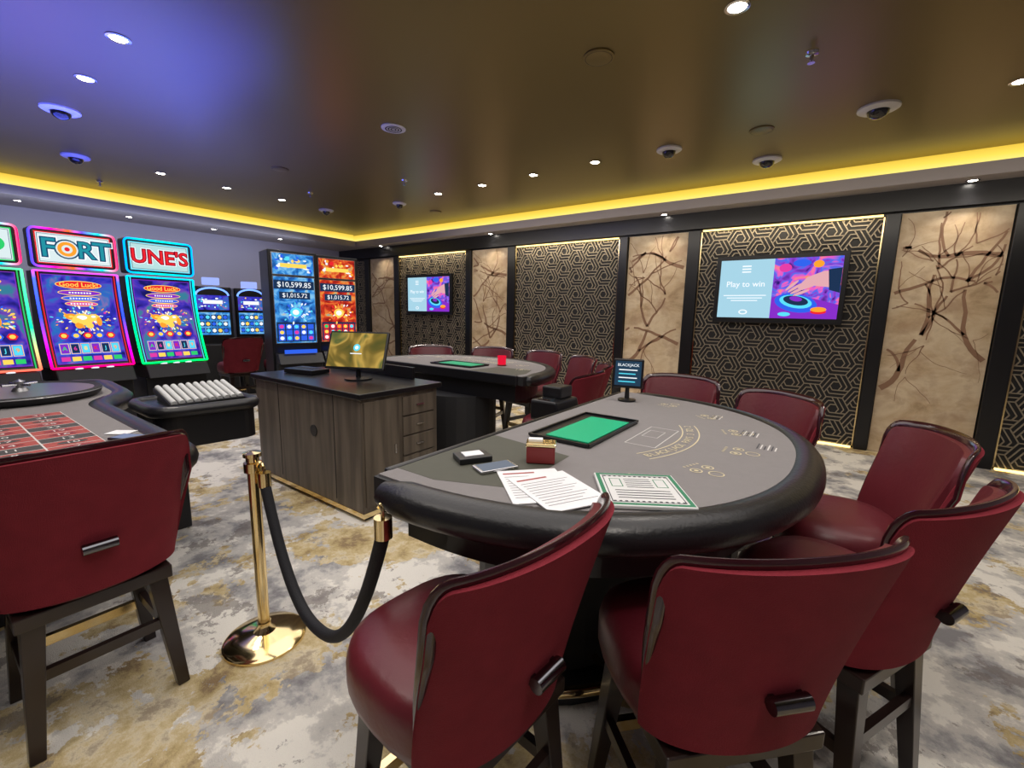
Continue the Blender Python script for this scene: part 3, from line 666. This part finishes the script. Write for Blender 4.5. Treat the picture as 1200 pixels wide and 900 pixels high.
# ---------------------------------------------------------------- slot machines
def slot_curved(loc,rz,word,led_top,led_main,label,coin=False):
    o=thing('slot_machine',label,'slot machine',loc,rz,group='curved screen slot machines')
    hw=.315; rg=random.Random(len(label))
    MB().box((-.12,0,.36),(.52,.60,.72)).obj('cabinet_base',BLK,o,bevel=.012)
    MB().prism([(-.36,-.30),(.26,-.30),(.26,.30),(-.36,.30)],.72,.86,out1=[(-.36,-.30),(.18,-.30),(.18,.30),(-.36,.30)]).obj('button_deck',BLKM,o,bevel=.01)
    for y in(-.12,0,.12): MB().lathe([(.03,0),(.03,.012),(0,.016)],n=16).obj('button',EWH,o,(.14,y,.862))
    z0,z1=.88,1.82
    def X(t): return -.05+.20*(1-t)**2
    def f(a,b,off): t=b/(z1-z0); return (X(t)+off,a,z0+b)
    n=16; prof=[(X(i/n)-.015,z0+(z1-z0)*i/n) for i in range(n+1)]
    poly=[(-.30,z0-.02)]+prof+[(-.30,z1)]
    k=len(poly); vs=[(x,-hw,z) for x,z in poly]+[(x,hw,z) for x,z in poly]
    MB().add(vs,[tuple(range(k)),tuple(reversed(range(k,2*k)))]+[(i,k+i,k+(i+1)%k,(i+1)%k) for i in range(k)]).obj('display_housing',BLK,o)
    A=Art(f); h=z1-z0
    A.rect(-hw+.045,.035,hw-.045,h-.03,led_main[1],.0,16)
    A.frame(-hw+.045,.035,hw-.045,h-.03,.006,EPUR,.001,16)
    for (a,b,ra,rb,m) in [(0,h*.87,.17,.034,ERED),(0,h*.785,.16,.023,EPUR),(0,h*.725,.14,.021,EBLU),(0,h*.668,.12,.019,EMAG)]: A.ell(a,b,ra+.007,rb+.007,EGLD,.002); A.ell(a,b,ra,rb,m,.003)
    A.text('Good Luck!',0,h*.87,.062,EGLD,.005,bold=.015)
    for b in (h*.785,h*.725,h*.668):
        for q in range(8): A.rect(-.085+q*.022,b-.007,-.085+q*.022+.014,b+.007,EWH,.005)
    for i in range(170):
        a=rg.uniform(0,6.28); rr=rg.uniform(.02,.25); A.ell(max(-.24,min(.24,rr*math.cos(a))),h*.50+.58*rr*math.sin(a),rg.uniform(.006,.018),rg.uniform(.004,.010),rg.choice([EGLD,EGLD,EGLD,EORG,EWH,EWH,ECYN,EMAG,EBLU]),.003+.00002*i,10,rot=a)
    for (dx,dz,ra,rb,m,of) in [(-.02,.0,.085,.060,EGLD,.0065),(-.10,.03,.045,.030,EORG,.0066),(.07,.02,.05,.035,EGLD,.0067),(.11,-.02,.022,.045,EORG,.0068),(-.05,-.06,.03,.03,EORG,.0068),(.03,-.06,.03,.03,EGLD,.0069),(-.02,.02,.04,.022,EWH,.007),(.07,.03,.018,.012,EWH,.0071),(-.10,.03,.018,.012,EGLD,.0072)]: A.ell(dx,h*.50+dz,ra,rb,m,of)
    for i in range(5):
        A.ell(-.18+i*.09,h*.33,.038,.034,ERED if i%2==0 else EBLU,.003,6); A.ell(-.18+i*.09,h*.33,.022,.02,EGLD,.004,8)
    A.rect(-.235,h*.13,.235,h*.26,EBLU,.002,4)
    for i in range(6):
        A.frame(-.23+i*.078,h*.14,-.23+i*.078+.07,h*.25,.005,EGLD,.004); A.rect(-.222+i*.078,h*.15,-.222+i*.078+.054,h*.24,[EPUR,EDK,ECYN][i%3],.003); A.text('A68KJ9'[i],-.195+i*.078,h*.195,.05,[EGRN,EMAG,EGLD,ERED,ECYN,EORG][i],.005,bold=.02)
    for i in range(6): A.rect(-.235+i*.08,h*.065,-.235+i*.08+.065,h*.11,[EMAG,EGLD,EGRN][i%3],.003)
    A.obj('screen',o,label='glowing curved portrait game screen')
    path=[f(-hw,h*i/14,.005) for i in range(15)]; path2=[f(hw,h*i/14,.005) for i in range(15)]
    MB().tube(path,.011,n=8).obj('led_edge',led_main[0],o); MB().tube(path2,.011,n=8).obj('led_edge',led_main[0],o)
    q1=[f(-hw+.03,h*i/14,.003) for i in range(15)]; q2=[f(hw-.03,h*i/14,.003) for i in range(15)]
    MB().tube(q1,.005,n=6).obj('led_line',led_main[2],o); MB().tube(q2,.005,n=6).obj('led_line',led_main[2],o)
    MB().tube([f(-hw,h,.005),f(hw,h,.005)],.008,n=8).obj('led_edge',led_main[0],o); MB().tube([f(-hw,0,.005),f(hw,0,.005)],.010,n=8).obj('led_edge',led_main[0],o)
    MB().box((-.12,0,2.04),(.20,2*hw,.37)).obj('topper_housing',BLK,o,bevel=.02)
    A=Art(lambda a,b,off:(-.02+off,a,b)); A.rect(-hw+.035,1.89,hw-.035,2.19,EWHS if coin or not word else ETEAL,.001); A.frame(-hw+.035,1.89,hw-.035,2.19,.010,led_main[2],.002); A.frame(-hw+.052,1.907,hw-.052,2.173,.004,led_word_b,.002)
    def outl(t,a,sz,m0,m1,m2): A.text(t,a,2.035,sz,m0,.002,bold=.085); A.text(t,a,2.035,sz,m1,.003,bold=.05); A.text(t,a,2.035,sz,m2,.0045,bold=.005)
    if coin:
        outl('F',-.195,.25,EWH,led_word_b,LGRN); outl('R',.08,.23,EWH,led_word_b,LGRN); outl('T',.205,.25,EWH,led_word_b,LGRN)
        A.ell(-.06,2.04,.095,.095,led_word_b,.004); A.ell(-.06,2.04,.082,.082,EWHS,.0045); A.ring(-.06,2.04,.055,.03,EORG,.005); A.ell(-.06,2.04,.02,.02,ERED,.005)
    elif word: outl(word,0,.205,EWH,LDRED,ERED)
    else: A.ell(-.05,2.04,.16,.09,EORG,.003).ell(-.05,2.04,.10,.06,ERED,.004).ell(.15,2.04,.08,.07,EGRN,.003)
    A.obj('topper_sign',o,label='lit white topper sign'+(' reading '+word if word else ''))
    loop=rounded([(-hw,1.86),(hw,1.86),(hw,2.22),(-hw,2.22)],.05,5); MB().tube([(-.015,a,b) for a,b in loop],.010,n=8,closed=True).obj('topper_led',led_top,o)
    return o
EWHS=emis('sign_white',(.75,.88,.90),1.0); ETEAL=emis('sign_pale_teal',(.50,.78,.78),1.); led_word_b=emis('sign_blue',(.01,.07,.16),1.); LGRN=emis('sign_teal',(.02,.30,.38),1.); LDRED=emis('sign_dark_red',(.25,.0,.02),1.)
LEDA=emis_noise('led_blue_pink',[(0,(1.,.0,.05)),(.2,(.5,.0,.6)),(.5,(.02,.05,1.)),(.85,(.05,.1,1.)),(1,(1.,.0,.2))],1,2.8,gradient=(2,.85,1.9))
LEDB=emis_noise('led_green',[(0,(.0,1.,.1)),(.5,(.0,.9,.25)),(1,(.0,.4,1.))],1,2.6,gradient=(2,.85,1.9))
LEDT1=emis_noise('led_red_blue',[(0,(.05,.05,1.)),(.25,(1.,.0,.3)),(.45,(1.,.1,.0)),(.6,(.1,.05,1.)),(.8,(.0,.6,.8)),(1,(1.,.0,.1))],1,2.4,gradient=(1,-.32,.32)); LEDT2=emis_noise('led_cyan_green',[(0,(.0,.3,1.)),(.5,(.0,.8,.6)),(1,(.0,.3,1.))],1,2.2,gradient=(1,-.32,.32))
SC1=emis_noise('game_screen_blue',[(.3,(.01,.01,.12)),(.42,(.03,.03,.45)),(.5,(.08,.05,.5)),(.6,(.02,.15,.5)),(.7,(.25,.15,.4))],6,1.1,.8)
SC2=emis_noise('game_screen_violet',[(.3,(.01,.01,.12)),(.45,(.05,.03,.45)),(.55,(.15,.06,.42)),(.65,(.04,.2,.30))],7,1.1,.8)
LEDC=emis_noise('led_red_green',[(0,(1.,.05,.05)),(.4,(.0,.9,.3)),(1,(.1,1.,.3))],1,2.4,gradient=(2,.85,1.9))
slot_curved((-6.25,1.16,0),math.radians(3),'FORT',LEDT1,(LEDA,SC1,ERED),'slot machine with curved screen and topper reading FORT',True)
slot_curved((-6.25,1.86,0),math.radians(3),"UNE'S",LEDT2,(LEDB,SC2,ECYN),"slot machine with green lights and topper reading UNE'S")
slot_curved((-6.25,.46,0),math.radians(3),'',LEDT1,(LEDC,SC2,EGRN),'slot machine with red and green light edging beside others')
def slot_tall(loc,rz,bg,label):
    o=thing('slot_machine',label,'slot machine',loc,rz,group='tall jackpot slot machines')
    blue='blue' in label; rg=random.Random(5)
    MB().box((-.2,0,1.12),(.4,.60,2.24)).obj('cabinet',BLK,o,bevel=.01)
    MB().box((.06,0,.40),(.16,.56,.80)).obj('lower_cabinet',BLKM,o,bevel=.01)
    MB().prism([(0,-.28),(.22,-.28),(.22,.28),(0,.28)],.80,.93,out1=[(0,-.28),(.12,-.28),(.12,.28),(0,.28)]).obj('button_deck',BLK,o,bevel=.01)
    A=Art(lambda a,b,off:(.002+off,a,b))
    A.rect(-.25,1.94,.25,2.20,bg,.001); A.frame(-.26,1.93,.26,2.21,.010,SIL,.002)
    for i in range(22): A.ell(rg.uniform(-.21,.21),rg.uniform(1.97,2.17),rg.uniform(.015,.04),rg.uniform(.008,.02),rg.choice([EGLD,EWH,ECYN if blue else ERED,EBLU if blue else EORG]),.002+.0001*i)
    A.rect(-.16,2.03,.16,2.08,EGLD,.0045)
    A.rect(-.25,1.06,.25,1.91,bg,.001); A.frame(-.26,1.05,.26,1.92,.010,SIL,.002)
    A.rect(-.245,1.755,.245,1.865,EDK,.002); A.text('$10,599.85',0,1.81,.094,EWH,.004,bold=.002)
    A.rect(-.19,1.63,.19,1.72,EDK,.002); A.text('$1,015.72',0,1.675,.078,EWH,.004,bold=.002)
    for i in range(60):
        a=rg.uniform(0,6.28); rr=rg.uniform(.03,.21); A.ell(rr*math.cos(a),1.46+.7*rr*math.sin(a),rg.uniform(.008,.025),rg.uniform(.006,.013),rg.choice([EWH,ECYN,EBLU,EWH] if blue else [EGLD,EORG,ERED,EWH]),.003+.00004*i,12,rot=a)
    A.ell(0,1.46,.07,.06,ECYN if blue else EGLD,.006).ell(0,1.46,.04,.035,EWH,.007)
    A.rect(-.24,1.075,.24,1.33,EDK,.002)
    for r in range(3):
        for c in range(5): A.rect(-.22+c*.09,1.09+r*.075,-.145+c*.09,1.155+r*.075,EBLU if blue else ERED,.006); A.ell(-.1825+c*.09,1.1225+r*.075,.026,.024,[EWH,ECYN,EGLD,EBLU,EMAG][(r*2+c)%5] if blue else [EWH,EORG,EGLD,ECYN,EGRN][(r*2+c)%5],.007,10)
    A.obj('screen',o)
    MB().box((.145,0,.955),(.01,.4,.05)).obj('deck_screen',EBLU,o)
    return o
BGB=emis_noise('jackpot_blue',[(.3,(.01,.05,.28)),(.5,(.04,.28,.75)),(.65,(.25,.6,.9)),(.8,(.8,.5,.1))],9,1.,1.)
BGR=emis_noise('jackpot_red',[(.3,(.25,.01,.01)),(.5,(.7,.05,.02)),(.62,(.9,.3,.05)),(.75,(.1,.5,.4))],9,1.,1.)
slot_tall((-5.78,3.13,0),math.radians(-12),BGB,'tall slot machine with blue jackpot screen')
slot_tall((-5.78,3.76,0),math.radians(-12),BGR,'tall slot machine with red jackpot screen')
for y,w in ((3.15,.55),(3.75,.5)):
    o=thing('slot_machine','small black slot machine with blue screens by the wall','slot machine',(-8.4,y,0),math.radians(-15),group='small slot machines')
    rg=random.Random(int(y*10))
    MB().box((-.2,0,.92),(.4,w,1.84)).obj('cabinet',BLK,o,bevel=.02); MB().box((.08,0,.45),(.18,w,.9)).obj('lower_cabinet',BLKM,o,bevel=.02)
    A=Art(lambda a,b,off:(.002+off,a,b)); q=w/2-.05
    A.rect(-q,1.05,q,1.42,BGB,.001).rect(-q,1.46,q,1.70,SC1,.001)
    for i in range(5):
        for j in range(3): A.rect(-q+.02+i*(2*q-.04)/5,1.08+j*.11,-q+.02+(i+.8)*(2*q-.04)/5,1.16+j*.11,EDK,.002); A.ell(-q+.02+(i+.4)*(2*q-.04)/5,1.12+j*.11,.028,.03,[EBLU,ECYN,EWH,EGLD][(i+2*j)%4],.003,10)
    for i in range(26): A.ell(rg.uniform(-q*.85,q*.85),rg.uniform(1.48,1.68),rg.uniform(.008,.022),rg.uniform(.006,.014),rg.choice([EWH,ECYN,EGLD,EBLU]),.003+.0001*i,10)
    A.rect(-q*.6,1.56,q*.6,1.62,EWH,.007)
    A.obj('screen',o)
    vs=[]; MB().tube([(.0,-q*math.cos(t),1.70+.12*math.sin(t)) for t in [math.pi*i/16 for i in range(17)]],.014,n=8).obj('topper_light',emis('slot_arc',(.15,.3,1.),2.2),o)
    MB().box((-.1,0,1.90 if y>3.5 else 1.93),(.1,.24,.12)).obj('jackpot_sign',emis('slot_lamp',(.35,.45,1.),1.1),o,bevel=.01)
# ---------------------------------------------------------------- lights
def area(loc,rot,size,sy,power,color):
    L=bpy.data.lights.new('lamp','AREA'); L.shape='RECTANGLE'; L.size=size; L.size_y=sy; L.energy=power; L.color=color  # fill lights added to brighten the room, with no fittings of their own
    o=bpy.data.objects.new('lamp_and_fill_light',L); COL.objects.link(o); o.location=loc; o.rotation_euler=rot; tag(o,'soft fill light added to brighten the casino room','light'); return o
area((-1.2,1.2,3.05),(0,0,0),4.5,4.,112,(1.,.94,.90))  # broad fill added under the ceiling over the card table
area((-4.5,3.6,3.05),(0,0,0),3.5,3.,46,(1.,.94,.90))  # second added fill, toward the far tables
area((-5.6,.9,2.30),(0,math.radians(180),0),2.2,3.2,125,(.08,.11,1.))  # added blue uplight that tints the ceiling near the slot machines
area((-8.7,2.6,2.7),(0,math.radians(70),0),.3,5.,24,(.66,.74,1.))  # added cool wash to brighten the left wall
area((-1.5,5.4,2.75),(math.radians(60),0,0),9.,.3,24,(1.,.90,.76))  # added warm wash to brighten the back wall panels
for n in range(4):
    cx=PX0+n*PP+PW/2
    area((cx,YB-.20,ZT-.03),(math.radians(12),0,0),PW*.9,.05,6,(1.,.84,.58))  # unseen area light spreading the top strip's glow over each lattice
w=bpy.data.worlds.new('world'); bpy.context.scene.world=w; w.use_nodes=True
w.node_tree.nodes['Background'].inputs[0].default_value=(.5,.45,.6,1); w.node_tree.nodes['Background'].inputs[1].default_value=.15
# ---------------------------------------------------------------- camera
f,pi,ro,ya=519.59,.157,.0211,.6225
Fv=Vector((-math.sin(ya)*math.cos(pi),math.cos(ya)*math.cos(pi),-math.sin(pi))); R0=Vector((math.cos(ya),math.sin(ya),0)); U0=R0.cross(Fv)
Rv=math.cos(ro)*R0+math.sin(ro)*U0; Uv=-math.sin(ro)*R0+math.cos(ro)*U0
cam=bpy.data.cameras.new('camera'); co=bpy.data.objects.new('camera',cam); COL.objects.link(co)
cam.sensor_fit='HORIZONTAL'; cam.sensor_width=36; cam.lens=f/1200*36; cam.clip_start=.02
M=Matrix(((Rv.x,Uv.x,-Fv.x,0),(Rv.y,Uv.y,-Fv.y,0),(Rv.z,Uv.z,-Fv.z,1.5),(0,0,0,1))); co.matrix_world=M
bpy.context.scene.camera=co
bpy.context.scene.view_settings.view_transform='Standard'
